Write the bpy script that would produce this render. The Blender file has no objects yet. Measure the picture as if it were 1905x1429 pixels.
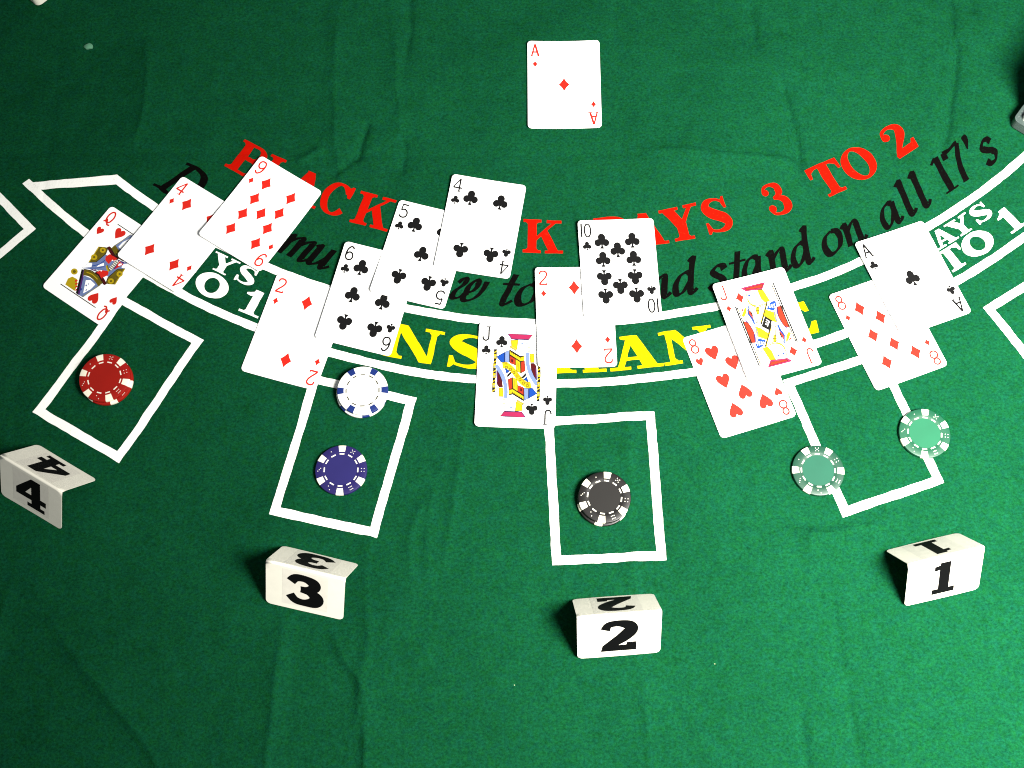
import bpy, math, random
import numpy as np
from mathutils import Vector, Matrix
from mathutils.geometry import delaunay_2d_cdt

random.seed(7)
SC = bpy.context.scene
COL = SC.collection
MM = 0.001

# ------------------------------------------------------------------ camera, light, exposure
F_PX, CAM_H, CAM_PITCH, CAM_ROLL = 2283.3, 921.8, 0.34445, -0.011816
cam_data = bpy.data.cameras.new('camera')
cam_data.sensor_fit = 'HORIZONTAL'
cam_data.sensor_width = 36.0
cam_data.lens = 36.0 * F_PX / 1905.0
cam_data.clip_start, cam_data.clip_end = 0.01, 50.0
cam = bpy.data.objects.new('camera', cam_data)
COL.objects.link(cam)
_f = Vector((0, math.sin(CAM_PITCH), -math.cos(CAM_PITCH)))
_x = Vector((1, 0, 0)); _u = _x.cross(_f)
_X = math.cos(CAM_ROLL) * _x + math.sin(CAM_ROLL) * _u
_U = -math.sin(CAM_ROLL) * _x + math.cos(CAM_ROLL) * _u
_m = Matrix((_X, _U, -_f)).transposed().to_4x4()
_m.translation = Vector((0, 0, CAM_H * MM))
cam.matrix_world = _m
SC.camera = cam

world = bpy.data.worlds.new('World')
SC.world = world
world.use_nodes = True
world.node_tree.nodes['Background'].inputs['Color'].default_value = (0.9, 0.95, 1.0, 1)
world.node_tree.nodes['Background'].inputs['Strength'].default_value = 0.21

lamp_data = bpy.data.lights.new('table_lamp', 'SPOT')
lamp_data.spot_size = math.radians(140)
lamp_data.spot_blend = 1.0
lamp_data.shadow_soft_size = 0.20
lamp_data.energy = 305.0
lamp_data.color = (1.0, 0.97, 0.90)
lamp = bpy.data.objects.new('table_lamp', lamp_data)
COL.objects.link(lamp)
lamp.location = (0.55, -0.05, 0.85)
lamp.rotation_euler = (Vector((0.69, 0.30, 0.0)) - Vector(lamp.location)).to_track_quat('-Z', 'Y').to_euler()

SC.cycles.filter_width = 1.1
SC.view_settings.view_transform = 'Standard'
SC.view_settings.look = 'None'
SC.view_settings.exposure = 0.0
SC.view_settings.gamma = 1.0

# ------------------------------------------------------------------ materials
def new_mat(name):
    m = bpy.data.materials.new(name); m.use_nodes = True
    return m, m.node_tree.nodes, m.node_tree.links, m.node_tree.nodes['Principled BSDF']

def plain(name, col, rough=0.5, spec=0.3, vary=0.06, scale=60.0, bump=0.0, bscale=900.0):
    """one colour with a slight mottle, optional fine relief"""
    m, N, L, B = new_mat(name)
    tc = N.new('ShaderNodeTexCoord')
    nz = N.new('ShaderNodeTexNoise'); nz.inputs['Scale'].default_value = scale; nz.inputs['Detail'].default_value = 4
    L.new(tc.outputs['Object'], nz.inputs['Vector'])
    mp = N.new('ShaderNodeMapRange')
    mp.inputs['From Min'].default_value = 0.25; mp.inputs['From Max'].default_value = 0.75
    mp.inputs['To Min'].default_value = 1 - vary; mp.inputs['To Max'].default_value = 1 + vary
    L.new(nz.outputs['Fac'], mp.inputs['Value'])
    mx = N.new('ShaderNodeVectorMath'); mx.operation = 'SCALE'
    mx.inputs[0].default_value = col
    L.new(mp.outputs['Result'], mx.inputs['Scale'])
    L.new(mx.outputs['Vector'], B.inputs['Base Color'])
    B.inputs['Roughness'].default_value = rough
    B.inputs['Specular IOR Level'].default_value = spec
    if bump:
        n2 = N.new('ShaderNodeTexNoise'); n2.inputs['Scale'].default_value = bscale; n2.inputs['Detail'].default_value = 3
        L.new(tc.outputs['Object'], n2.inputs['Vector'])
        bp = N.new('ShaderNodeBump'); bp.inputs['Strength'].default_value = bump; bp.inputs['Distance'].default_value = 0.0004
        L.new(n2.outputs['Fac'], bp.inputs['Height']); L.new(bp.outputs['Normal'], B.inputs['Normal'])
    return m

def felt_material():
    m, N, L, B = new_mat('green_felt')
    tc = N.new('ShaderNodeTexCoord')
    def noise(scale, detail=3, stretch=None, rough=0.55):
        n = N.new('ShaderNodeTexNoise'); n.inputs['Scale'].default_value = scale
        n.inputs['Detail'].default_value = detail; n.inputs['Roughness'].default_value = rough
        if stretch:
            mp = N.new('ShaderNodeMapping'); mp.inputs['Scale'].default_value = stretch
            L.new(tc.outputs['Object'], mp.inputs['Vector']); L.new(mp.outputs['Vector'], n.inputs['Vector'])
        else:
            L.new(tc.outputs['Object'], n.inputs['Vector'])
        return n
    fine = noise(560, 5, (0.8, 1.0, 1.0), 0.8)          # matted fibres lying mostly along the cloth's width
    mid = noise(70, 3)
    big = noise(9, 3)
    hue = noise(240, 3)
    def ramp(src, lo, hi, fmin=0.25, fmax=0.75):
        r = N.new('ShaderNodeMapRange'); r.inputs['From Min'].default_value = fmin; r.inputs['From Max'].default_value = fmax
        r.inputs['To Min'].default_value = lo; r.inputs['To Max'].default_value = hi
        L.new(src.outputs['Fac'], r.inputs['Value']); return r.outputs['Result']
    def mul(a, b):
        k = N.new('ShaderNodeMath'); k.operation = 'MULTIPLY'; L.new(a, k.inputs[0]); L.new(b, k.inputs[1]); return k.outputs[0]
    f = mul(mul(ramp(fine, 0.36, 1.74), ramp(mid, 0.90, 1.10)), ramp(big, 0.94, 1.06))
    mixc = N.new('ShaderNodeMix'); mixc.data_type = 'RGBA'
    mixc.inputs['A'].default_value = (0.0030, 0.0445, 0.0120, 1)
    mixc.inputs['B'].default_value = (0.0028, 0.0430, 0.0212, 1)
    L.new(ramp(hue, 0, 1, 0.3, 0.7), mixc.inputs['Factor'])
    sc = N.new('ShaderNodeVectorMath'); sc.operation = 'SCALE'
    L.new(mixc.outputs['Result'], sc.inputs[0]); L.new(f, sc.inputs['Scale'])
    L.new(sc.outputs['Vector'], B.inputs['Base Color'])
    B.inputs['Roughness'].default_value = 1.0
    B.inputs['Specular IOR Level'].default_value = 0.0
    bp = N.new('ShaderNodeBump'); bp.inputs['Strength'].default_value = 0.8; bp.inputs['Distance'].default_value = 0.0006
    L.new(fine.outputs['Fac'], bp.inputs['Height']); L.new(bp.outputs['Normal'], B.inputs['Normal'])
    return m

def print_material(name, col, fleck, amount):
    """ink printed on felt: the cloth shows through in tiny flecks"""
    m, N, L, B = new_mat(name)
    tc = N.new('ShaderNodeTexCoord')
    n = N.new('ShaderNodeTexNoise'); n.inputs['Scale'].default_value = 520; n.inputs['Detail'].default_value = 3
    L.new(tc.outputs['Object'], n.inputs['Vector'])
    r = N.new('ShaderNodeMapRange'); r.inputs['From Min'].default_value = 0.58; r.inputs['From Max'].default_value = 0.78
    r.inputs['To Max'].default_value = amount
    L.new(n.outputs['Fac'], r.inputs['Value'])
    mx = N.new('ShaderNodeMix'); mx.data_type = 'RGBA'
    mx.inputs['A'].default_value = (*col, 1); mx.inputs['B'].default_value = (*fleck, 1)
    L.new(r.outputs['Result'], mx.inputs['Factor']); L.new(mx.outputs['Result'], B.inputs['Base Color'])
    B.inputs['Roughness'].default_value = 0.95; B.inputs['Specular IOR Level'].default_value = 0.0
    bp = N.new('ShaderNodeBump'); bp.inputs['Strength'].default_value = 0.35; bp.inputs['Distance'].default_value = 0.0005
    L.new(n.outputs['Fac'], bp.inputs['Height']); L.new(bp.outputs['Normal'], B.inputs['Normal'])
    return m

def clear_plastic(name, col):
    m, N, L, B = new_mat(name)
    B.inputs['Base Color'].default_value = (*col, 1)
    B.inputs['Roughness'].default_value = 0.25
    B.inputs['Transmission Weight'].default_value = 0.55
    B.inputs['IOR'].default_value = 1.49
    return m

M = {
 'felt': felt_material(),
 'p_white': print_material('white_print', (0.86, 0.86, 0.82), (0.55, 0.62, 0.5), 0.5),
 'p_red': print_material('red_print', (0.3700, 0.0044, 0.0014), (0.2713, 0.0145, 0.0036), 0.8),
 'p_black': print_material('black_print', (0.0022, 0.0019, 0.0018), (0.0020, 0.0082, 0.0041), 0.7),
 'p_yellow': print_material('yellow_print', (0.5607, 0.4251, 0.0019), (0.3618, 0.3075, 0.0036), 0.9),
 'card': plain('card_stock', (0.89, 0.89, 0.88), 0.38, 0.35, 0.02, 40),
 'ink_red': plain('red_card_ink', (0.5200, 0.0140, 0.0070), 0.4, 0.3, 0.05),
 'ink_black': plain('black_card_ink', (0.0034, 0.0033, 0.0035), 0.4, 0.25, 0.1),
 'c_mag': plain('magenta_ink', (0.2351, 0.0109, 0.0543), 0.4, 0.3),
 'c_yel': plain('yellow_ink', (0.3798, 0.2713, 0.0036), 0.4, 0.3),
 'c_pale': plain('pale_yellow_ink', (0.75, 0.70, 0.22), 0.4, 0.3),
 'c_blue': plain('blue_ink', (0.0036, 0.0362, 0.2261), 0.4, 0.3),
 'c_lav': plain('lavender_ink', (0.120, 0.165, 0.330), 0.4, 0.3, 0.35, 2200),
 'c_dred': plain('dark_red_ink', (0.0497, 0.0009, 0.0027), 0.4, 0.3),
 'c_red': plain('orange_red_ink', (0.2532, 0.0181, 0.0055), 0.4, 0.3),
 'c_blk': plain('picture_black_ink', (0.0041, 0.0041, 0.0027), 0.4, 0.3),
 'c_gold': plain('gold_ink', (0.1040, 0.0769, 0.0027), 0.4, 0.3, 0.25, 900),
 'c_grey': plain('grey_ink', (0.1809, 0.1809, 0.1357), 0.4, 0.3, 0.2, 1500),
 'c_purp': plain('purple_ink', (0.0543, 0.0109, 0.1085), 0.4, 0.3),
 'tent': plain('ivory_card', (0.77, 0.745, 0.65), 0.5, 0.3, 0.03, 120),
 'sticker': plain('label_film', (0.70, 0.67, 0.595), 0.4, 0.3, 0.05, 200),
 'tent_ink': plain('black_label_ink', (0.0017, 0.0017, 0.0020), 0.7, 0.08, 0.1),
 'chip_spot': plain('ivory_plastic', (0.78, 0.74, 0.60), 0.4, 0.4, 0.03),
 'chip_dash': plain('white_chip_ink', (0.72, 0.70, 0.60), 0.45, 0.3, 0.03),
 'lint': plain('pale_green_spot', (0.0904, 0.2351, 0.1447), 0.9, 0.0),  # colour of the larger pale green spot
 'lint_w': plain('white_lint', (0.3, 0.36, 0.2), 0.9, 0.0),
 'box': plain('white_paperboard', (0.72, 0.71, 0.62), 0.5, 0.3, 0.03),
 'deck': plain('deck_edge', (0.62, 0.62, 0.58), 0.6, 0.2, 0.25, 1500),
 'tray': clear_plastic('smoky_clear_plastic', (0.10, 0.14, 0.13)),
 'tray_blue': clear_plastic('bluish_clear_plastic', (0.13, 0.16, 0.30)),
}
def chip_mat(name, col):
    return plain(name, col, 0.42, 0.35, 0.04, 90, 0.06, 1500)
M['chip_red'] = chip_mat('red_clay', (0.2713, 0.0055, 0.0019)); M['face_red'] = plain('red_inlay', (0.2442, 0.0055, 0.0019), 0.6, 0.2)
M['chip_blue'] = chip_mat('violet_blue_clay', (0.0140, 0.0105, 0.0810)); M['face_blue'] = plain('violet_blue_inlay', (0.0150, 0.0125, 0.0900), 0.6, 0.2)
M['chip_black'] = chip_mat('black_clay', (0.0050, 0.0044, 0.0041)); M['face_black'] = plain('black_inlay', (0.0077, 0.0070, 0.0064), 0.6, 0.2)
M['chip_green'] = chip_mat('green_clay', (0.0053, 0.0415, 0.0227)); M['face_green'] = plain('dull_green_inlay', (0.0060, 0.0640, 0.0370), 0.6, 0.2)
M['chip_mint'] = chip_mat('bright_green_clay', (0.0060, 0.0569, 0.0281)); M['face_mint'] = plain('bright_green_inlay', (0.0074, 0.0870, 0.0415), 0.6, 0.2)
M['chip_white'] = chip_mat('white_clay', (0.76, 0.76, 0.72)); M['face_white'] = plain('white_inlay', (0.78, 0.78, 0.75), 0.6, 0.2)
M['spot_blue'] = plain('blue_plastic', (0.0055, 0.0181, 0.1176), 0.4, 0.4)
M['dash_dark'] = plain('olive_chip_ink', (0.0317, 0.0290, 0.0109), 0.5, 0.3)

# ------------------------------------------------------------------ object helpers
def empty(name, loc=(0, 0, 0), label=None, cat=None, group=None):
    o = bpy.data.objects.new(name, None)
    o.empty_display_size = 0.01
    COL.objects.link(o); o.location = loc
    if label: o['label'] = label
    if cat: o['category'] = cat
    if group: o['group'] = group
    return o

def link_mesh(name, me, mats, parent=None, smooth=False):
    for m in (mats if isinstance(mats, (list, tuple)) else [mats]):
        me.materials.append(m)
    if smooth:
        for p in me.polygons: p.use_smooth = True
    o = bpy.data.objects.new(name, me); COL.objects.link(o)
    if parent is not None: o.parent = parent
    return o

def pymesh(name, v, f, mi=None):
    me = bpy.data.meshes.new(name)
    me.from_pydata([tuple(p) for p in v], [], f)
    if mi is not None:
        for p, i in zip(me.polygons, mi): p.material_index = i
    me.update()
    return me

# ------------------------------------------------------------------ 2-D drawing
def area(p): return 0.5 * sum(p[i][0]*p[(i+1) % len(p)][1] - p[(i+1) % len(p)][0]*p[i][1] for i in range(len(p)))
def ccw(p): return list(p) if area(p) > 0 else list(reversed(p))
def rect(x0, x1, y0, y1): return [(x0, y0), (x1, y0), (x1, y1), (x0, y1)]
def ell(cx, cy, rx, ry=None, n=28, a0=0.0, a1=360.0):
    ry = rx if ry is None else ry
    full = abs(a1 - a0) >= 359.9
    k = n if full else n + 1
    return [(cx + rx*math.cos(math.radians(a0 + (a1-a0)*i/n)), cy + ry*math.sin(math.radians(a0 + (a1-a0)*i/n))) for i in range(k)]
def crom(P, n=5, closed=False):
    P = [tuple(p) for p in P]; out = []; m = len(P)
    for i in range(m if closed else m - 1):
        g = lambda k: P[k % m] if closed else P[min(max(k, 0), m-1)]
        p0, p1, p2, p3 = g(i-1), g(i), g(i+1), g(i+2)
        for j in range(n):
            t = j / n
            out.append(tuple(0.5*((2*b) + (-a+c)*t + (2*a-5*b+4*c-d)*t*t + (-a+3*b-3*c+d)*t**3) for a, b, c, d in zip(p0, p1, p2, p3)))
    out.append(P[0] if closed else P[-1])
    return out
def ribbon(P):
    """P: (x, y, half width) samples -> quads"""
    L, R = [], []
    for i, p in enumerate(P):
        a, b = P[max(i-1, 0)], P[min(i+1, len(P)-1)]
        tx, ty = b[0]-a[0], b[1]-a[1]; l = math.hypot(tx, ty) or 1
        L.append((p[0]-ty/l*p[2], p[1]+tx/l*p[2])); R.append((p[0]+ty/l*p[2], p[1]-tx/l*p[2]))
    Q = []
    for i in range(len(P)-1):
        for tri in ((R[i], R[i+1], L[i+1]), (R[i], L[i+1], L[i])):
            if abs(area(tri)) > 1e-7: Q.append(ccw(tri))
    return Q
def pen(P, a, b, ang=0.0, n=5, closed=False, smooth=True):
    """stroke drawn with an elliptic nib, long half-axis a at ang degrees, short half-axis b"""
    S = crom(P, n, closed) if smooth else [tuple(p) for p in P]
    if closed and smooth: pass
    c, s = math.cos(math.radians(ang)), math.sin(math.radians(ang)); out = []
    for i, p in enumerate(S):
        if closed: q0, q1 = S[i-1 if i else -2], S[i+1 if i+1 < len(S) else 1]
        else: q0, q1 = S[max(i-1, 0)], S[min(i+1, len(S)-1)]
        tx, ty = q1[0]-q0[0], q1[1]-q0[1]; l = math.hypot(tx, ty) or 1
        nx, ny = -ty/l, tx/l
        out.append((p[0], p[1], math.hypot(a*(nx*c+ny*s), b*(-nx*s+ny*c))))
    return ribbon(out)
def brush(P, n=5): return ribbon(crom(P, n))
def line(P, w): return pen(P, w, w, smooth=False)

class Art:
    """layers of polygons; a later layer covers an earlier one, layer None cuts a hole"""
    def __init__(s): s.polys = []
    def add(s, polys, layer=0):
        if polys and not isinstance(polys[0][0], (tuple, list)): polys = [polys]
        for p in polys:
            if abs(area(p)) > 1e-9: s.polys.append((ccw(p), layer))
        return s
    def cut(s, polys): return s.add(polys, None)
    def xf(s, fn):
        t = Art(); t.polys = [(ccw([fn(*q) for q in p]), l) for p, l in s.polys]; return t
    def tris(s, step=None, maxedge=None):
        vs, fs = [], []
        for p, l in s.polys:
            q = []
            for i in range(len(p)):
                a, b = p[i], p[(i+1) % len(p)]
                k = 1 if not maxedge else max(1, int(math.hypot(b[0]-a[0], b[1]-a[1])/maxedge))
                q += [(a[0]+(b[0]-a[0])*j/k, a[1]+(b[1]-a[1])*j/k) for j in range(k)]
            fs.append(list(range(len(vs), len(vs)+len(q)))); vs += q
        if step:
            xs = [v[0] for v in vs]; ys = [v[1] for v in vs]
            nx, ny = int((max(xs)-min(xs))/step), int((max(ys)-min(ys))/step)
            for i in range(1, nx+1):
                for j in range(1, ny+1):
                    vs.append((min(xs)+(i-0.31)*step, min(ys)+(j-0.37)*step))
        V, E, Fc, ov, oe, of = delaunay_2d_cdt([Vector(v) for v in vs], [], fs, 1, 1e-5, True)
        T, MI = [], []
        for f, o in zip(Fc, of):
            if not o: continue
            lay = s.polys[max(o)][1]
            if lay is None: continue
            T.append(list(f)); MI.append(lay)
        used = sorted({i for t in T for i in t}); re = {u: k for k, u in enumerate(used)}
        return [(V[u].x, V[u].y) for u in used], [[re[i] for i in t] for t in T], MI

def flat_part(name, art, mats, parent, zfun, step=None, maxedge=None):
    """thin printed shape (millimetres) laid on a surface; zfun(x, y) -> (x, y, z) in millimetres"""
    v, t, mi = art.tris(step, maxedge)
    v3 = [zfun(*p) for p in v]
    me = pymesh(name, [(a*MM, b*MM, c*MM) for a, b, c in v3], t, mi)
    return link_mesh(name, me, mats, parent)

# ------------------------------------------------------------------ lettering (cap height = 1)
S_ = 0.085
def stem(x0, x1, l0=0.14, r0=0.14, l1=0.14, r1=0.14, y0=0.0, y1=1.0):
    """slab-serif stem: bottom serif l0/r0, top serif l1/r1 (None = no serif)"""
    P = [rect(x0, x1, y0, y1)]
    k = 0.06
    if l0 is not None:
        P.append(rect(x0-l0, x1+r0, y0, y0+S_))
        if l0: P.append([(x0-k, y0+S_), (x0+.01, y0+S_), (x0+.01, y0+S_+k)])
        if r0: P.append([(x1-.01, y0+S_), (x1+k, y0+S_), (x1-.01, y0+S_+k)])
    if l1 is not None:
        P.append(rect(x0-l1, x1+r1, y1-S_, y1))
        if l1: P.append([(x0-k, y1-S_), (x0+.01, y1-S_-k), (x0+.01, y1-S_)])
        if r1: P.append([(x1-.01, y1-S_), (x1-.01, y1-S_-k), (x1+k, y1-S_)])
    return P
def glyph(ch):
    A = Art()
    if ch == 'B':
        A.add(stem(.14, .40, .14, .1, .14, .1))
        A.add([rect(.4, .60, .5, 1.0)] + [ell(.60, .755, .33, .245, 24)] + [rect(.4, .64, 0, .54)] + [ell(.64, .27, .38, .27, 24)])
        A.cut([rect(.40, .58, .585, .91), ell(.57, .7475, .13, .1625, 20), rect(.40, .62, .09, .46), ell(.61, .275, .15, .185, 20)])
        return A, 1.02
    if ch == 'P':
        A.add(stem(.14, .40, .14, .16, .14, .1))
        A.add([rect(.4, .62, .43, 1.0), ell(.62, .715, .38, .285, 26)])
        A.cut([rect(.40, .6, .52, .91), ell(.59, .715, .16, .195, 20)])
        return A, 1.0
    if ch == 'R':
        A.add(stem(.14, .42, .14, .16, .14, .1))
        A.add([rect(.4, .62, .45, 1.0), ell(.62, .725, .36, .275, 26)])
        A.cut([rect(.42, .6, .54, .91), ell(.59, .725, .16, .185, 20)])
        A.add([[(.55, .5), (.86, .5), (1.14, .08), (.82, .08)], rect(.74, 1.3, 0, S_)])
        return A, 1.3
    if ch == 'L':
        A.add(stem(.14, .40, .14, .5, .14, .14))
        A.add([[(.98, 0), (.98, .42), (.9, .42), (.84, .2), (.68, S_), (.6, 0)]])
        return A, .98
    if ch == 'E':
        A.add(stem(.14, .40, .14, .5, .14, .46))
        A.add([[(.98, 0), (1.02, .36), (.92, .36), (.84, .2), (.68, S_), (.6, 0)], [(.6, 1), (.94, 1), (.96, .68), (.87, .68), (.8, .82), (.66, 1-S_)]])
        A.add([rect(.4, .72, .46, .55), [(.70, .34), (.77, .34), (.77, .67), (.70, .67), (.62, .52), (.62, .49)]])
        return A, 1.02
    if ch in ('A', 'Aflag'):
        A.add([[(.44, 1), (.70, 1), (1.10, .06), (.76, .06)], [(.46, .98), (.58, .86), (.32, .06), (.17, .06)],
               rect(.28, .84, .27, .36), rect(0, .48, 0, S_), rect(.62, 1.22, 0, S_)])
        if ch == 'Aflag': A.add([[(.31, 1), (.6, 1), (.58, .9), (.40, .89), (.31, .93)]])
        return A, 1.22
    if ch == 'C':
        A.add(pen(ell(.5, .5, .375, .465, 26, 36, 324), .12, .04, 0, 1))
        A.add([[(.80, .63), (.90, .63), (.92, 1.0), (.84, 1.0), (.70, .86)]])
        return A, .94
    if ch == 'K':
        A.add(stem(.14, .40))
        A.add([[(.36, .33), (.36, .45), (.86, .93), (.98, .93)], rect(.70, 1.14, 1-S_, 1.0)])
        A.add([[(.53, .52), (.72, .70), (1.06, .07), (.77, .07)], rect(.66, 1.2, 0, S_)])
        return A, 1.2
    if ch == 'Y':
        A.add(stem(.43, .72, .16, .16, None, None, 0, .5))
        A.add([[(.10, .94), (.44, .94), (.72, .46), (.72, .38), (.43, .38)], [(.62, .40), (.72, .52), (1.0, .94), (.86, .94), (.60, .56)],
               rect(0, .57, 1-S_, 1), rect(.74, 1.15, 1-S_, 1)])
        return A, 1.15
    if ch == 'S':
        A.add(brush([(.82, .72, .03), (.74, .88, .035), (.52, .955, .045), (.29, .90, .09), (.21, .75, .125), (.32, .61, .15), (.54, .48, .155),
                     (.73, .35, .15), (.79, .22, .125), (.68, .09, .085), (.46, .045, .045), (.25, .10, .035), (.16, .24, .03)]))
        A.add([[(.78, .67), (.86, .67), (.86, 1.0), (.80, 1.0), (.72, .86)], [(.10, 0), (.16, 0), (.26, .12), (.18, .34), (.10, .34)]])
        return A, .96
    if ch == '3':
        A.add(brush([(.13, .78, .04), (.22, .92, .045), (.42, .955, .045), (.62, .88, .10), (.66, .74, .125), (.57, .60, .08), (.38, .535, .04)]))
        A.add(brush([(.38, .54, .04), (.58, .51, .08), (.73, .38, .135), (.72, .22, .14), (.58, .08, .085), (.38, .045, .045), (.2, .09, .045), (.11, .22, .04)]))
        A.add([ell(.20, .76, .115, .10), ell(.19, .25, .125, .11)])
        return A, .88
    if ch == '2':
        A.add(brush([(.12, .74, .04), (.20, .91, .05), (.42, .955, .045), (.64, .87, .10), (.68, .70, .135), (.56, .52, .12), (.36, .33, .08), (.16, .13, .055)]))
        A.add([ell(.20, .73, .125, .115)])
        A.add([[(.06, 0), (.78, 0), (.88, .32), (.79, .33), (.70, .22), (.20, .22), (.06, .10)]])
        return A, .9
    if ch == 'T':
        A.add(stem(.37, .67, .16, .16, None, None))
        A.add([rect(0, 1.04, .9, 1), [(0, 1), (.26, .9), (.12, .82), (.08, .66), (0, .66)], [(1.04, 1), (.78, .9), (.92, .82), (.96, .66), (1.04, .66)]])
        return A, 1.04
    if ch == 'O':
        A.add(ell(.52, .5, .52, .515, 40)); A.cut(ell(.52, .5, .235, .425, 32))
        return A, 1.04
    if ch == 'Obold':
        A.add(ell(.66, .5, .66, .52, 44)); A.cut(ell(.66, .5, .29, .33, 32))
        return A, 1.32
    if ch == '1':
        A.add(stem(.26, .60, .24, .24, None, None))
        A.add([[(.28, 1), (.28, .74), (.16, .72), (.0, .74), (.0, .80), (.24, .90)]])
        return A, .86
    if ch == 'N':
        A.add([rect(.17, .31, 0, .95), rect(0, .48, 0, S_), rect(0, .3, 1-S_, 1), rect(1.1, 1.25, .02, .98), rect(.93, 1.42, 1-S_, 1),
               [(.12, 1), (.46, 1), (1.25, .0), (.93, .0)]])
        A.add([[(1.04, .905), (1.12, .905), (1.12, .8)], [(1.23, .8), (1.23, .905), (1.31, .905)], [(.3, .095), (.38, .095), (.3, .18)]])
        return A, 1.42
    raise KeyError(ch)

NA, NB, NG = .090, .031, 28      # broad nib of the black italic
def nib(*strokes):
    A = Art()
    for s in strokes: A.add(pen(s, NA, NB, NG, 6))
    return A
def italic(ch):
    """skeleton letters, ascender = 1, x-height = .63; slanted when placed"""
    if ch == 'D': return nib([(.30, .97), (.28, .5), (.26, .04)], [(.02, .02), (.2, .05), (.5, .05), (.8, .25), (.88, .55), (.72, .88), (.4, .97), (.08, .93)]), .98
    if ch == 'm': return nib([(.0, .53), (.12, .60), (.13, .3), (.12, .02)], [(.13, .36), (.28, .56), (.40, .58), (.42, .3), (.41, .02)],
                             [(.42, .36), (.58, .56), (.70, .58), (.71, .25), (.73, .06), (.80, .03), (.90, .12)]), .92
    if ch == 'n': return nib([(.0, .53), (.11, .61), (.13, .3), (.12, .02)], [(.13, .36), (.30, .57), (.42, .58), (.44, .25), (.46, .06), (.53, .03), (.62, .13)]), .64
    if ch == 'u': return nib([(.0, .54), (.10, .60), (.11, .3), (.12, .10), (.2, .04), (.32, .12), (.44, .32)], [(.46, .60), (.45, .25), (.47, .06), (.54, .03), (.64, .13)]), .66
    if ch == 'a': return nib([(.47, .56), (.34, .605), (.18, .52), (.08, .30), (.10, .09), (.2, .04), (.32, .14), (.44, .36)], [(.49, .60), (.46, .25), (.48, .06), (.55, .03), (.64, .13)]), .66
    if ch == 'd': return nib([(.47, .54), (.34, .60), (.18, .52), (.08, .30), (.10, .09), (.2, .04), (.32, .14), (.44, .36)], [(.38, .88), (.49, .97), (.47, .6), (.46, .25), (.48, .06), (.55, .03), (.64, .13)]), .66
    if ch == 's': return nib([(.40, .48), (.34, .59), (.2, .60), (.09, .48), (.17, .37), (.31, .27), (.37, .15), (.27, .03), (.1, .02), (.02, .13)]), .44
    if ch == 't': return nib([(.23, .86), (.19, .5), (.16, .2), (.18, .05), (.26, .03), (.38, .13)]).add(rect(.0, .42, .555, .615)), .42
    if ch == 'o': return nib([(.30, .60), (.13, .5), (.06, .28), (.13, .07), (.28, .03), (.45, .14), (.51, .36), (.45, .54), (.30, .60)]), .56
    if ch == 'l': return nib([(.0, .88), (.11, .97), (.11, .6), (.10, .25), (.12, .06), (.19, .03), (.28, .13)]), .3
    if ch == '1': return nib([(.0, .84), (.15, .97)], [(.17, .97), (.17, .5), (.17, .0)]).add(rect(.0, .36, 0, .05)), .36
    if ch == '7': return nib([(.03, .76), (.05, .95)], [(.03, .94), (.2, .92), (.38, .96), (.47, .95)], [(.46, .95), (.33, .65), (.24, .35), (.21, .04)]).add([(.12, .0), (.30, .0), (.27, .2), (.17, .2)]), .48
    if ch == "'": return Art().add(brush([(.10, 1.0, .05), (.10, .95, .085), (.09, .86, .075), (.05, .72, .035), (.03, .64, .02)])), .18
    if ch == 'w': return nib([(.08, .46), (.16, .59), (.26, .58), (.24, .42), (.10, .24), (.08, .08), (.18, .03), (.32, .10), (.44, .30)],
                             [(.44, .16), (.42, .40), (.52, .57), (.62, .58), (.66, .45), (.58, .30), (.42, .22)],
                             [(.40, .16), (.42, .05), (.54, .02), (.72, .12), (.86, .36), (.88, .60)]), .95
    raise KeyError(ch)

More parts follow.
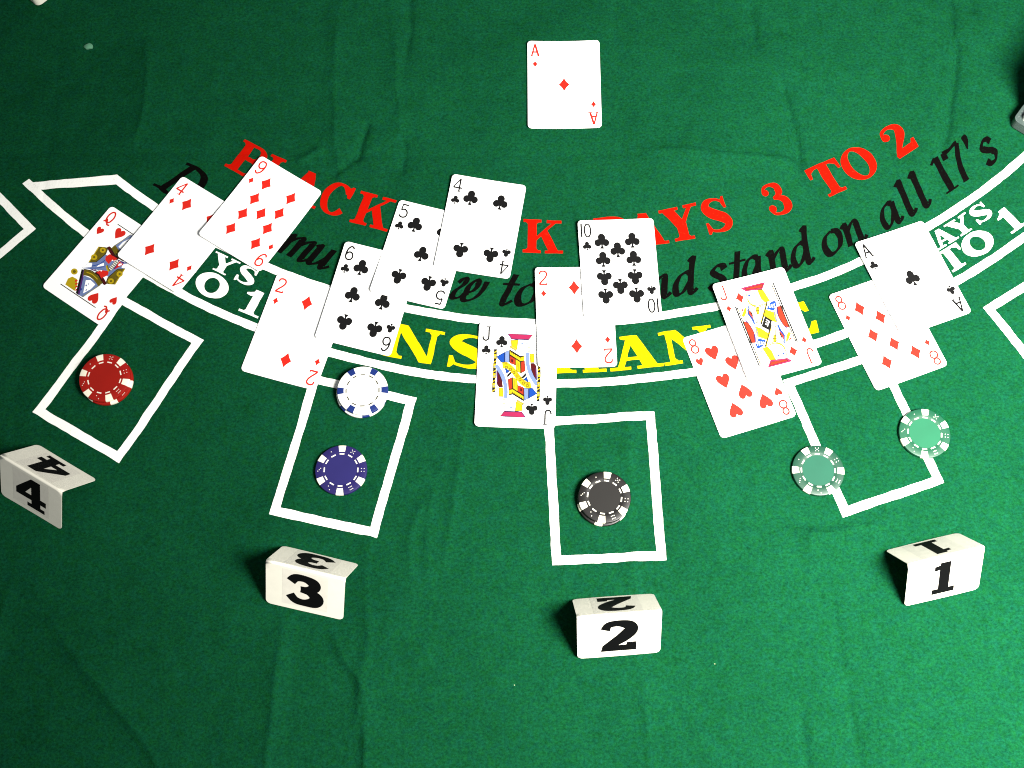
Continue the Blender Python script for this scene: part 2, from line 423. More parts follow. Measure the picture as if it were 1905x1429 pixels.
def rank_art(ch):
    """thin playing-card index, height 1, centred on x = 0, drawn with a line of half width w (box about .55 wide)"""
    w = .056; A = Art()
    P = lambda pts, **k: A.add(pen(pts, w, w, 0, 6, **k))
    if ch == 'A':
        A.add(line([(-.25, .03), (0, .98)], w*1.0)); A.add(line([(0, .98), (.27, .03)], w*1.3)); A.add(line([(-.17, .35), (.17, .35)], w*1.1))
        A.add([rect(-.38, -.12, 0, .06), rect(.12, .42, 0, .06)])
    elif ch == '2': P([(-.24, .72), (-.2, .90), (0, .965), (.2, .88), (.24, .70), (.12, .48), (-.12, .22), (-.27, .04)]); A.add(line([(-.29, .035), (.27, .035)], w)); A.add(line([(.25, .0), (.25, .15)], w*.8))
    elif ch == '4':
        A.add(line([(.12, 0), (.12, .98)], w)); A.add(line([(.12, .97), (-.30, .32)], w*.8)); A.add(line([(-.33, .30), (.32, .30)], w)); A.add(rect(-.02, .26, 0, .055))
    elif ch == '5': A.add(line([(-.2, .965), (.22, .965)], w)); A.add(line([(-.18, .98), (-.21, .53)], w*.8)); P([(-.21, .54), (-.05, .62), (.13, .58), (.25, .40), (.22, .15), (.05, .035), (-.15, .05), (-.26, .18)])
    elif ch in ('6', '9'):
        P([(.22, .82), (.12, .94), (-.03, .95), (-.2, .72), (-.25, .35), (-.17, .1), (0, .035), (.18, .1), (.25, .30), (.17, .5), (0, .57), (-.15, .5), (-.23, .36)])
        if ch == '9': A = A.xf(lambda x, y: (-x, 1-y))
    elif ch == '8': P(ell(0, .75, .20, .21, 18)[:-1], closed=True); P(ell(0, .28, .25, .245, 18)[:-1], closed=True)
    elif ch == '10': A.add(line([(-.33, 0), (-.33, 1)], w*1.1)); P(ell(.10, .5, .22, .46, 20)[:-1], closed=True)
    elif ch == 'J': A.add(line([(.14, .96), (.14, .3)], w)); P([(.14, .32), (.10, .12), (-.06, .035), (-.22, .12), (-.26, .30)]); A.add(rect(-.04, .30, .945, 1.0))
    elif ch == 'Q': P(ell(0, .55, .22, .42, 20)[:-1], closed=True); P([(-.26, .10), (-.12, .24), (0, .16), (.12, .02), (.30, .06)]); P([(-.2, .3), (-.1, .32), (.0, .18)])
    return A

def pip_art(suit, w, h):
    A = Art()
    if suit == 'D':
        P = []
        C = [(0, .5), (.5, 0), (0, -.5), (-.5, 0)]
        for i in range(4):
            a, b = C[i], C[(i+1) % 4]
            for j in range(5):
                t = j/5; k = 1 - .10*math.sin(math.pi*t)
                P.append(((a[0]+(b[0]-a[0])*t)*k, (a[1]+(b[1]-a[1])*t)*k))
        A.add(P)
    elif suit == 'H':
        half = crom([(0, .32), (.12, .46), (.30, .49), (.46, .36), (.48, .16), (.36, -.08), (.16, -.32), (0, -.5)], 5)
        A.add(half[:-1] + [(0, -.5)] + [(-x, y) for x, y in reversed(half[1:-1])])
    elif suit == 'C':
        A.add([ell(0, .245, .25, .255, 22), ell(-.262, -.10, .238, .24, 22), ell(.262, -.10, .238, .24, 22),
               [(-.1, .1), (.1, .1), (.06, -.25), (-.06, -.25)], [(-.04, -.1), (.04, -.1), (.06, -.34), (.16, -.5), (-.16, -.5), (-.06, -.34)]])
    return A.xf(lambda x, y: (x*w, y*h))

# ------------------------------------------------------------------ the cloth
CX0, CX1, CY0, CY1, GS = -720.0, 720.0, -220.0, 960.0, 2.0
gx = np.arange(CX0, CX1 + .1, GS); gy = np.arange(CY0, CY1 + .1, GS)
GX, GY = np.meshgrid(gx, gy)
def smooth_noise(scale, seed):
    rg = np.random.RandomState(seed); n = rg.standard_normal(GX.shape)
    fx = np.fft.fftfreq(GX.shape[1], GS)[None, :]; fy = np.fft.fftfreq(GX.shape[0], GS)[:, None]
    g = np.fft.ifft2(np.fft.fft2(n) * np.exp(-2*(math.pi*scale)**2*(fx**2+fy**2))).real
    return g / g.std()
CZ = 2.2*smooth_noise(48, 3) + 0.5*smooth_noise(17, 4) + 0.13*smooth_noise(6, 5)
def crease(pts, A, w, one=0.0, jitter=1.0):
    """fold line: crest (A > 0) or groove (A < 0) of width w; fades at both ends"""
    P = crom(pts, 8)
    n = len(P)
    wob = np.interp(np.arange(n), np.linspace(0, n-1, max(3, n//3)), np.random.RandomState(int(abs(pts[0][0]))).standard_normal(max(3, n//3))*jitter)
    P = [(p[0]+wob[i], p[1]+wob[i]*.4) for i, p in enumerate(P)]
    m = w*7
    i0, i1 = np.searchsorted(gx, (min(p[0] for p in P)-m, max(p[0] for p in P)+m))
    j0, j1 = np.searchsorted(gy, (min(p[1] for p in P)-m, max(p[1] for p in P)+m))
    if i1-i0 < 2 or j1-j0 < 2: return
    X, Y = GX[j0:j1, i0:i1], GY[j0:j1, i0:i1]
    best = np.full(X.shape, 1e9); side = np.zeros(X.shape); fade = np.zeros(X.shape)
    for i in range(n-1):
        a, b = P[i], P[i+1]; dx, dy = b[0]-a[0], b[1]-a[1]; l2 = dx*dx+dy*dy+1e-9
        t = np.clip(((X-a[0])*dx+(Y-a[1])*dy)/l2, 0, 1)
        d = np.hypot(X-a[0]-t*dx, Y-a[1]-t*dy)
        sd = np.sign((X-a[0])*dy-(Y-a[1])*dx)
        u = (i+t)/(n-1)
        k = d < best
        best[k] = d[k]; side[k] = sd[k]; fade[k] = np.minimum(1, np.minimum(u, 1-u)*5+.12)[k]
    CZ[j0:j1, i0:i1] += A*fade*np.exp(-best/w)*(1+one*side*np.minimum(1, best/w))
CREASES = [
 ([(-173, 180), (-175, 120), (-178, 55), (-182, 0), (-185, -80)], .8, 14, .6),
 ([(-146, 160), (-128, 122), (-110, 90), (-108, 45), (-108, -20), (-110, -90)], .7, 9, -.5),
 ([(-108, 215), (-113, 175), (-108, 135), (-112, 95), (-118, 60)], .45, 8, .4),
 ([(-70, 235), (-78, 205), (-76, 170)], .35, 7, .3),
 ([(-383, 175), (-385, 120), (-388, 60), (-392, -10)], .55, 14, .5),
 ([(-352, 150), (-310, 105), (-272, 62), (-238, 15), (-200, -40)], .7, 16, -.5),
 ([(90, 330), (92, 270), (91, 215), (92, 160), (94, 110), (96, 60), (102, 10)], .45, 8, .5),
 ([(208, 85), (209, 40), (210, -10), (212, -70)], -.5, 7, .4),
 ([(238, 190), (240, 140), (243, 90), (248, 40), (252, -20)], -.55, 18, .3),
 ([(205, 210), (238, 206), (262, 212), (290, 214)], .4, 7, .4),
 ([(232, 212), (226, 196), (236, 182)], .35, 6, .2),
 ([(270, 214), (276, 204), (272, 192)], .35, 6, .2),
 ([(-88, 740), (-88, 705), (-88, 668), (-90, 630)], -.45, 6, .3),
 ([(-103, 680), (-98, 640), (-97, 600), (-94, 560)], .25, 9, .3),
 ([(-150, 700), (-153, 640), (-152, 585), (-148, 545), (-140, 500)], .35, 12, -.5),
 ([(-121, 575), (-126, 555), (-130, 535)], -.6, 5, .3),
 ([(-131, 540), (-140, 531), (-150, 520)], -.35, 5, .3),
 ([(-160, 548), (-172, 540), (-182, 533)], .5, 5, .2),
 ([(-92, 560), (-89, 540), (-90, 522)], -.4, 6, .3),
 ([(238, 610), (243, 580), (247, 550), (249, 520)], -.8, 7, .4),
 ([(217, 690), (219, 665), (221, 640)], -.45, 7, .3),
 ([(395, 760), (397, 700), (396, 655), (392, 620), (386, 590), (378, 560), (372, 535)], -.75, 5, .2),
 ([(412, 740), (415, 700), (419, 675)], -.45, 6, .3),
 ([(110, 540), (160, 536), (210, 533), (245, 530)], .6, 16, .3),
 ([(-60, 250), (-66, 210), (-62, 175)], .3, 7, .3),
 ([(-30, 335), (-40, 280), (-46, 230), (-52, 180)], .35, 12, .4),
 ([(340, 300), (350, 240), (352, 180), (356, 120)], .35, 16, .4),
 ([(-320, 660), (-316, 600), (-322, 550)], .4, 14, .3),
]
for pts, A, w, one in CREASES:
    crease(pts, A*4.4, w*.85, one)
    crease(pts, math.copysign(1.7*abs(A)**.5, A), 2.4, 0.3)
# the grid of old fold lines and many short wrinkles
for pts, A in (([(-600, 232), (-300, 226), (0, 222), (300, 214), (600, 208)], -.5), ([(-600, 548), (-250, 545), (100, 538), (330, 534), (600, 530)], -.6),
               ([(-395, -150), (-388, 120), (-392, 330), (-398, 600), (-400, 900)], -.5), ([(-165, -150), (-170, 150), (-160, 620), (-155, 900)], .5),
               ([(96, -150), (92, 120), (92, 320), (96, 600), (98, 900)], -.55), ([(362, -150), (356, 120), (352, 400), (372, 560), (396, 760), (400, 900)], -.6)):
    crease(pts, A, 3.0, 0.4, 2.0)
rgw = np.random.RandomState(21)
for _ in range(90):
    x, y, a_, l_ = rgw.uniform(-460, 460), rgw.uniform(20, 710), rgw.normal(math.pi/2, .7), rgw.uniform(15, 60)
    b_ = rgw.normal(0, .25)
    crease([(x, y), (x+l_*.5*math.cos(a_), y+l_*.5*math.sin(a_)), (x+l_*.5*math.cos(a_)+l_*.5*math.cos(a_+b_), y+l_*.5*math.sin(a_)+l_*.5*math.sin(a_+b_))], rgw.choice([-1, 1])*rgw.uniform(.12, .4), rgw.uniform(2.2, 4), .3)
# the cards and chips press the cloth flatter where they lie
flat = np.ones(GX.shape)
for px, py, rr in [(49, 608, 60), (-334, 439, 55), (-275, 466, 55), (-209, 485, 55), (-174, 378, 58), (-117, 406, 58), (-74, 446, 58), (-25, 471, 58), (4, 338, 58), (52, 388, 58), (90, 431, 58),
                   (181, 334, 58), (206, 379, 58), (304, 373, 58), (330, 419, 58), (-324, 338, 28), (-118, 325, 28), (-133, 260, 28), (70, 235, 28), (236, 255, 28), (323, 285, 28),
                   (-360, 250, 50), (-151, 175, 50), (75, 141, 50), (315, 180, 50)]:
    d = np.hypot(GX-px, GY-py)
    flat = np.minimum(flat, .22+.78*np.clip((d-rr*.7)/(rr*.6), 0, 1))
k_ = np.ones(13)/13
flat = np.apply_along_axis(lambda v: np.convolve(np.pad(v, 6, mode='edge'), k_, 'valid'), 1, flat)
flat = np.apply_along_axis(lambda v: np.convolve(np.pad(v, 6, mode='edge'), k_, 'valid'), 0, flat)
CZ = (CZ-CZ[(np.abs(GX) < 450) & (GY > 0) & (GY < 700)].mean())*flat
CZ -= CZ[(np.abs(GX) < 450) & (GY > 0) & (GY < 700)].mean()
def cloth_z(x, y):
    i = (np.asarray(x, float)-CX0)/GS; j = (np.asarray(y, float)-CY0)/GS
    i0 = np.clip(np.floor(i).astype(int), 0, len(gx)-2); j0 = np.clip(np.floor(j).astype(int), 0, len(gy)-2)
    a, b = i-i0, j-j0
    return CZ[j0, i0]*(1-a)*(1-b)+CZ[j0, i0+1]*a*(1-b)+CZ[j0+1, i0]*(1-a)*b+CZ[j0+1, i0+1]*a*b

ny_, nx_ = GX.shape
cv = np.stack([GX.ravel(), GY.ravel(), CZ.ravel()], 1)*MM
idx = np.arange(nx_*ny_).reshape(ny_, nx_)
quads = np.stack([idx[:-1, :-1], idx[:-1, 1:], idx[1:, 1:], idx[1:, :-1]], -1).reshape(-1, 4)
me = bpy.data.meshes.new('felt_surface')
me.vertices.add(len(cv)); me.vertices.foreach_set('co', cv.ravel())
me.loops.add(quads.size); me.loops.foreach_set('vertex_index', quads.ravel().astype(np.int32))
me.polygons.add(len(quads)); me.polygons.foreach_set('loop_start', np.arange(0, quads.size, 4, dtype=np.int32))
me.polygons.foreach_set('loop_total', np.full(len(quads), 4, dtype=np.int32))
me.update(calc_edges=True)
cloth = empty('felt_cloth', (0, 0, 0), 'creased green felt card table cloth printed with white betting boxes and arched lettering', 'tablecloth')
link_mesh('felt_surface', me, M['felt'], cloth, smooth=True)

EPS = 0.2
EDGE = (smooth_noise(2.4, 31)*.13+smooth_noise(9, 33)*.07, smooth_noise(2.4, 32)*.13+smooth_noise(9, 34)*.07)      # ink creep, mm
def on_cloth(x, y):
    i, j = int(round((x-CX0)/GS)), int(round((y-CY0)/GS))
    i, j = min(max(i, 0), len(gx)-1), min(max(j, 0), len(gy)-1)
    return (x+float(EDGE[0][j, i]), y+float(EDGE[1][j, i]), float(cloth_z(x, y)) + EPS)
def printed(name, art, mat, label=None):
    o = flat_part(name, art, M[mat], cloth, on_cloth, step=2.2, maxedge=2.2)
    if label: o['label'] = label
    return o

# the printed layout: everything lies on arcs about one centre
PC = (45.5, 980.0)
def polar(th, r, x=0.0, y=0.0):
    t = math.radians(th); d = (math.sin(t), -math.cos(t))
    return (PC[0]+d[0]*(r-y)+math.cos(t)*x, PC[1]+d[1]*(r-y)+math.sin(t)*x)
def arc_band(r0, r1, a0, a1):
    n = int(abs(a1-a0)/180*math.pi*r1/2.2)
    A = Art(); g = [a0+(a1-a0)*i/n for i in range(n+1)]
    for a, b in zip(g, g[1:]):
        for k in range(3):
            q0, q1 = r0+(r1-r0)*k/3, r0+(r1-r0)*(k+1)/3
            A.add([polar(a, q1), polar(b, q1), polar(b, q0), polar(a, q0)])
    return A
printed('border_line', arc_band(593.6, 600.6, -39.6, 43.6), 'p_white')
printed('border_line', arc_band(645.6, 652.6, -44.6, 48.6), 'p_white')
def bar(p, q, w):
    l = math.hypot(q[0]-p[0], q[1]-p[1]); n = (-(q[1]-p[1])/l*w/2, (q[0]-p[0])/l*w/2)
    return [(p[0]-n[0], p[1]-n[1]), (q[0]-n[0], q[1]-n[1]), (q[0]+n[0], q[1]+n[1]), (p[0]+n[0], p[1]+n[1])]
for s in (-1, 1):
    A = Art()
    e0, e1 = polar(s*41.6+2, 593.6), polar(s*46.6+2, 651.8)
    i0, i1 = polar(s*41.05+2, 600.55), polar(s*45.2+2, 645.65)
    A.add([e0, e1, i1, i0])
    printed('border_line', A, 'p_white')
def bet_box(cx, cy, rot, w=87.0, h=118.0, t=7.0):
    c, s = math.cos(math.radians(rot)), math.sin(math.radians(rot))
    f = lambda x, y: (cx+x*c-y*s, cy+x*s+y*c)
    A = Art().add(rect(-w/2, w/2, -h/2, h/2)).cut(rect(-w/2+t, w/2-t, -h/2+t, h/2-t))
    printed('betting_box', A.xf(f), 'p_white')
bet_box(-314.8, 341.8, -30.3, 83.5)
bet_box(-132.3, 273.8, -13.6, 86.5)
bet_box(70.5, 245.2, 1.8, 87)
bet_box(275.0, 288.1, 18.0, 85.5)
def box_from_corner(px, py, rot, lx, w=87.0, h=118.0):
    c, s = math.cos(math.radians(rot)), math.sin(math.radians(rot))
    x, y = lx*w/2, -h/2
    bet_box(px+x*c-y*s, py+x*s+y*c, rot, w, h)
box_from_corner(-396.4, 472.6, -45.5, -1)
box_from_corner(384.2, 392.2, 30.5, 1)

def letter(name, G, th, r, h, width, mat, slant=0.0, label=None):
    A, w = G
    def f(x, y): return polar(th, r, (x/w-.5)*width + slant*y*h, y*h)
    return printed(name, A.xf(f), mat, label)
for ch, th, w in (('B', -31.15, 30.5), ('L', -28.1, 27), ('A', -25.0, 34), ('C', -21.85, 25), ('K', -18.0, 33.5),
                  ('C', -5.65, 25), ('K', -2.0, 33.5), ('P', 4.35, 28), ('A', 7.55, 34), ('Y', 10.85, 32), ('S', 14.2, 26),
                  ('3', 20.2, 22.5), ('T', 25.85, 29.5), ('O', 29.2, 30), ('2', 33.8, 26)):
    letter('red_numeral' if ch in '32' else 'red_letter', glyph(ch), th, 533.4, 30.8, w, 'p_red')
BLK = (('D', -34.95, 33, 'D', 34), ('m', -22.85, 29, 'm', 33), ('u', -20.6, 21.5, 'u', 33), ('w', -8.15, 26, 'w', 33), ('t', -4.95, 14, 't', 33), ('o', -3.2, 18, 'o', 33),
       ('n', 7.75, 21, 'n', 33), ('d', 9.75, 21.5, 'd', 33), ('s', 12.65, 14.5, 's', 33), ('t', 14.25, 14.5, 't', 33), ('a', 15.75, 21, 'a', 33), ('n', 18.05, 21, 'n', 33), ('d', 19.98, 21.5, 'd', 33),
       ('o', 22.95, 18.5, 'o', 33), ('n', 25.05, 21, 'n', 33), ('a', 28.65, 21, 'a', 33), ('l', 30.4, 10.5, 'l', 33), ('l', 31.85, 10.5, 'l', 33),
       ('1', 34.5, 14, '1', 33), ('7', 36.15, 18, '7', 33), ("'", 37.9, 6.5, "'", 33), ('s', 39.4, 15, 's', 32))
for ch, th, w, g, h in BLK:
    A, gw = italic(g)
    h_ = h
    letter('black_numeral' if ch in '17' else 'apostrophe' if ch == "'" else 'black_letter', (A, gw), th - (.3 if ch in 'mnuaos' else .15), 582.0 if ch != 's' or th < 30 else 583.5, h_, w, 'p_black', .27)
for ch, th, r, h, w in (('A', -30.6, 618.8, 15.5, 21), ('Y', -27.6, 618.6, 15.5, 23.5), ('S', -25.55, 618.8, 15.8, 19), ('T', -30.2, 641, 20.5, 23), ('Obold', -27.5, 641.2, 20.3, 29.5), ('1', -23.95, 641.2, 22, 18.5),
                        ('A', 31.0, 618.8, 15.5, 21), ('Y', 32.75, 619, 15.7, 23.5), ('S', 34.8, 619.4, 15.8, 19), ('T', 30.45, 641, 20.5, 23), ('Obold', 32.85, 641.4, 20.3, 29.5), ('1', 36.35, 641.2, 22, 18.5)):
    letter('white_numeral' if ch == '1' else 'white_letter', glyph(ch), th, r, h, w, 'p_white')
for ch, th, w in (('N', -11.45, 45), ('S', -7.4, 38), ('R', 0.75, 44), ('Aflag', 4.9, 43), ('N', 8.85, 43.5), ('E', 16.9, 40)):
    letter('yellow_letter', glyph(ch), th, 640.3, 29.0, w, 'p_yellow')

# ------------------------------------------------------------------ playing cards
CW, CH, CT = 63.5, 88.9, 0.32
def rounded(w, h, r, n=6):
    P = []
    for cx, cy, a in ((w/2-r, h/2-r, 0), (-w/2+r, h/2-r, 90), (-w/2+r, -h/2+r, 180), (w/2-r, -h/2+r, 270)):
        P += ell(cx, cy, r, r, n, a, a+90)
    return P
OUT = rounded(CW, CH, 3.4)
CARD_TRIS = Art().add(OUT).tris(step=6.5, maxedge=6.0)
def boundary(T):
    E = {}
    for t in T:
        for i in range(3):
            a, b = t[i], t[(i+1) % 3]
            E[(a, b)] = 1
    return [(a, b) for a, b in E if (b, a) not in E]
def slab_mesh(name, tri, fn, thick):
    """sheet of real thickness: top at fn(x, y, thick), underside at fn(x, y, 0), own side faces"""
    V, T, _ = tri; n = len(V)
    v = [fn(x, y, thick) for x, y in V] + [fn(x, y, 0) for x, y in V]
    f = [list(t) for t in T] + [[i+n for i in reversed(t)] for t in T]
    k = 2*n
    v += [fn(x, y, thick) for x, y in V] + [fn(x, y, 0) for x, y in V]
    f += [[a+k, a+k+n, b+k+n, b+k] for a, b in boundary(T)]
    me = pymesh(name, [(a*MM, b*MM, c*MM) for a, b, c in v], f)
    for i, p in enumerate(me.polygons): p.use_smooth = i < 2*len(T)
    return me

SUP = []          # things already lying on the cloth: (inverse placement, outline test, top height)
def support(x, y):
    z = cloth_z(x, y) + EPS
    for cx, cy, c, s, inside, top in SUP:
        lx = (x-cx)*c+(y-cy)*s; ly = -(x-cx)*s+(y-cy)*c
        m = inside(lx, ly)
        if m.any(): z = np.where(m, np.maximum(z, top(lx, ly)), z)
    return z
def rest(cx, cy, rot, lx, ly, dz):
    """lowest resting plane z = p + bx*lx + by*ly over the support for a thing whose underside is dz(lx, ly) above that plane"""
    c, s = math.cos(rot), math.sin(rot)
    z = support(cx+lx*c-ly*s, cy+lx*s+ly*c) - dz
    best = None; b = np.zeros(2); step = 0.02
    val = lambda b: float((z-b[0]*lx-b[1]*ly).max())
    cur = val(b)
    while step > 2e-5:
        moved = False
        for d in ((step, 0), (-step, 0), (0, step), (0, -step), (step, step), (-step, -step), (step, -step), (-step, step)):
            q = b+np.array(d); v = val(q)
            if v < cur-1e-7: b, cur, moved = q, v, True
        if not moved: step *= .5
    return cur+0.02, b[0], b[1]

PIPS = {'A': [(0, 0, 1)], '2': [(0, 26, 1), (0, -26, -1)]}
def two_col(rows, mids):
    return [(sx*12.7, y, 1 if y >= 0 else -1) for y in rows for sx in (-1, 1)] + [(0, y, 1 if y >= 0 else -1) for y in mids]
PIPS['4'] = two_col((25, -25), ()); PIPS['5'] = two_col((25, -25), (0,)); PIPS['6'] = two_col((25, 0, -25), ())
PIPS['8'] = two_col((25, 0, -25), (12.5, -12.5)); PIPS['9'] = two_col((25, 8.4, -8.4, -25), (0,)); PIPS['10'] = two_col((25, 8.4, -8.4, -25), (16.7, -16.7))
PNAME = {'D': 'diamond_pip', 'H': 'heart_pip', 'C': 'club_pip'}
PSIZE = {'D': (9.4, 13.2), 'H': (11.4, 12.4), 'C': (12.6, 14.0)}
SSIZE = {'D': (4.6, 6.6), 'H': (6.4, 7.0), 'C': (7.4, 8.0)}

def affine3(p0, p1, p2, q0, q1, q2):
    A = np.array([[*p0, 1], [*p1, 1], [*p2, 1]], float); B = np.array([q0, q1, q2], float)
    X = np.linalg.solve(A, B)
    return lambda x, y: (float(x*X[0, 0]+y*X[1, 0]+X[2, 0]), float(x*X[0, 1]+y*X[1, 1]+X[2, 1]))
PAL = ['card', 'ink_red', 'ink_black', 'c_mag', 'c_yel', 'c_pale', 'c_blue', 'c_lav', 'c_dred', 'c_red', 'c_blk', 'c_gold', 'c_grey', 'c_purp']
PI = {k: i for i, k in enumerate(PAL)}
PMATS = [M[k] for k in PAL]
def court(kind):
    """picture of a court card in card millimetres: drawn once, repeated turned half round"""
    D = []          # (polygons, ink)
    a = lambda ink, *polys: D.extend((p, ink) for p in polys)
    if kind == 'JC':
        f = affine3((195, 110), (130, 1335), (1090, 1370), (-31.75, 44.45), (-31.75, -44.45), (31.75, -44.45))
        a('c_mag', [(540, 245), (848, 262), (800, 316), (585, 308)]); a('c_purp', *line([(545, 246), (588, 310), (800, 320)], 5.6))
        a('c_pale', [(848, 262), (862, 320), (835, 300)])
        a('c_yel', [(578, 325), (668, 318), (655, 420), (638, 452), (560, 405), (585, 390)])
        a('c_grey', *line([(560, 385), (640, 430)], 2.5), *line([(552, 402), (636, 446)], 2.5))
        a('c_pale', [(782, 400), (818, 398), (812, 420), (786, 425)], [(775, 445), (822, 440), (815, 468), (778, 470)])
        a('c_lav', [(700, 352), (728, 352), (728, 372), (705, 372)], [(762, 360), (802, 362), (800, 378), (764, 374)], [(725, 438), (745, 438), (745, 446), (725, 446)])
        a('c_blue', [(403, 520), (498, 468), (495, 590), (452, 584)])
        a('c_lav', [(506, 462), (556, 446), (558, 588), (503, 584)]); a('c_blue', *line([(502, 465), (498, 584)], 4.2))
        a('c_blk', *line([(560, 440), (690, 520), (738, 512)], 8.5))
        a('c_yel', [(562, 450), (690, 528), (742, 514), (736, 572), (690, 582), (562, 500)])
        a('c_blk', *line([(562, 498), (690, 580), (736, 574)], 6.8))
        for i in range(6): a('c_blk', [(580+i*22, 462+i*13), (594+i*22, 470+i*13), (586+i*22, 484+i*13)])
        a('c_red', [(562, 505), (632, 548), (632, 622), (562, 596)], [(696, 584), (742, 568), (748, 690), (698, 716)])
        a('c_dred', [(580, 548), (604, 556), (600, 592), (578, 580)])
        a('c_yel', [(632, 548), (690, 584), (690, 716), (640, 690), (632, 640)]); a('c_gold', *line([(690, 584), (694, 716)], 5.6), *line([(650, 580), (652, 640)], 2), *line([(668, 600), (670, 680)], 2))
        a('c_lav', *pen([(775, 470), (772, 560), (785, 650), (815, 740), (860, 820), (884, 860)], 26, 26, 0, 5))
        a('card', *pen([(752, 478), (747, 560), (758, 650), (788, 745), (832, 825), (868, 870)], 4, 4, 0, 5))
        a('c_yel', [(806, 488), (858, 490), (858, 592), (812, 594)])
        a('c_dred', [(812, 602), (858, 600), (884, 640), (882, 800), (850, 750), (822, 680)]); a('c_purp', *line([(880, 660), (882, 800)], 7))
        for i in range(9):
            y = 430+i*57
            x = 390-i*3.4
            if y < 945: a('c_blk' if i % 2 == 0 else 'c_yel', [(x-19, y), (x+18, y), (x+16, y+57), (x-21, y+57)]); a('c_yel' if i % 2 == 0 else 'c_grey', [(x-19, y+38), (x+18, y+14), (x+17, y+30), (x-20, y+52)])
        a('c_blk', *line([(342, 965), (332, 1190)], 3.4))
        mid = ['sash']
        a('c_yel', *pen([(470, 612), (520, 610), (580, 650), (640, 722), (700, 800), (760, 842), (812, 840)], 24, 24, 0, 5))
        for x, y in ((515, 617), (562, 646), (602, 688), (638, 730), (676, 772), (716, 808), (765, 832)):
            a('c_gold', *line([(x-13, y-11), (x+11, y-13), (x+13, y+11), (x-11, y+13), (x-13, y-11)], 4.9))
        a('c_blue', [(500, 655), (560, 690), (520, 720)]); a('c_blk', [(566, 700), (590, 712), (528, 770), (526, 735)])
        a('c_lav', *line([(376, 242), (850, 256)], 1.6), *line([(376, 242), (368, 430)], 1.6))
        pip = [('C', 468, 340, 0, 9.4, 9.8)]
    elif kind == 'JD':
        f = affine3((70, 305), (1000, 45), (1505, 1280), (-31.75, 44.45), (31.75, 44.45), (31.75, -44.45))
        a('c_mag', [(450, 337), (762, 250), (730, 342), (515, 374)]); a('c_red', [(505, 342), (740, 272), (722, 322), (525, 356)])
        a('c_yel', [(665, 352), (737, 346), (832, 488), (770, 512), (715, 460)])
        a('c_blue', *line([(548, 432), (578, 424)], 11.2), *line([(616, 408), (640, 402)], 8)); a('c_lav', [(615, 492), (640, 488), (640, 500), (618, 504)])
        a('c_gold', *pen([(520, 380), (530, 440), (560, 520), (620, 562), (690, 572), (760, 540), (795, 505)], 6, 6, 0, 5))
        a('c_yel', *pen([(545, 480), (575, 528), (630, 552), (690, 556), (750, 528)], 7, 7, 0, 5))
        a('c_blk', *line([(795, 512), (722, 795)], 10.2), *line([(552, 560), (668, 790)], 5)); a('c_yel', *line([(783, 520), (716, 770)], 4))
        a('c_yel', [(650, 585), (694, 572), (694, 660), (664, 664)]); a('c_gold', *line([(645, 625), (700, 612)], 7), *line([(668, 640), (672, 780)], 7))
        a('c_red', [(556, 598), (596, 660), (632, 752), (590, 704), (556, 650)]); a('c_blue', *line([(548, 566), (552, 660), (600, 720), (640, 790)], 11.2))
        a('c_yel', [(775, 600), (905, 640), (930, 765), (855, 742), (780, 694), (752, 690)])
        a('c_blue', [(795, 592), (885, 614), (918, 530), (900, 490), (866, 494), (830, 520)])
        for i in range(5): a('card', *line([(812+i*21, 540-i*5), (803+i*21, 572+i*2)], 3))
        a('c_lav', [(830, 440), (850, 430), (860, 450), (842, 462)])
        a('c_purp', *pen([(925, 560), (930, 640), (970, 730), (1020, 800), (1060, 838)], 8, 8, 0, 5))
        a('c_red', [(928, 558), (985, 552), (1082, 826), (1018, 805), (948, 692)])
        a('card', *pen([(908, 560), (914, 645), (952, 740), (1000, 815), (1040, 855)], 7, 7, 0, 5))
        a('c_blue', *pen([(892, 620), (900, 690), (935, 765), (985, 835), (1030, 872)], 4, 4, 0, 5))
        a('c_blk', *line([(870, 258), (1190, 1005)], 8.5)); a('c_yel', *line([(856, 285), (1168, 1000)], 4))
        for i in range(12): a('c_blk', *line([(862+i*27, 292+i*62), (870+i*27, 312+i*62)], 6.8))
        a('c_yel', [(470, 690), (505, 600), (545, 562), (545, 600), (532, 650), (498, 706)]); a('c_red', [(456, 612), (500, 596), (478, 640)])
        a('card', *line([(540, 570), (534, 650), (502, 715)], 6)); a('c_lav', *line([(552, 570), (546, 655), (512, 725)], 4))
        pip = [('D', 441, 461, 15, 7.4, 9.6)]
    else:           # queen of hearts, drawn from its lower half
        f = affine3((887, 42), (125, 905), (750, 1357), (-31.75, 44.45), (-31.75, -44.45), (31.75, -44.45))
        a('c_blk', *line([(322, 882), (690, 1150)], 4.42))
        a('c_yel', [(372, 890), (402, 826), (448, 806), (500, 836), (500, 900), (470, 962)])
        for i in range(4): a('ink_red', [(478+i*2, 842+i*32), (512, 850+i*32), (474, 868+i*32)])
        a('c_yel', ell(470, 752, 36, 34, 14)); a('c_gold', ell(470, 752, 17, 16, 10))
        a('c_lav', [(572, 798), (640, 828), (742, 906), (560, 1032), (498, 1000)]); a('card', [(590, 850), (640, 850), (690, 900), (640, 950), (560, 990)])
        a('c_blue', *line([(596, 898), (590, 915)], 7), *line([(614, 880), (618, 900)], 3), *line([(545, 938), (530, 958)], 8), *line([(602, 950), (586, 962)], 5)); a('c_grey', *line([(545, 1030), (745, 905)], 5))
        a('c_blk', [(548, 728), (572, 736), (508, 1004), (482, 985)]); a('c_purp', *line([(575, 740), (512, 1000)], 8.4))
        a('c_lav', [(640, 700), (800, 640), (1090, 682), (1010, 738), (930, 742), (830, 822), (790, 800), (800, 740)])
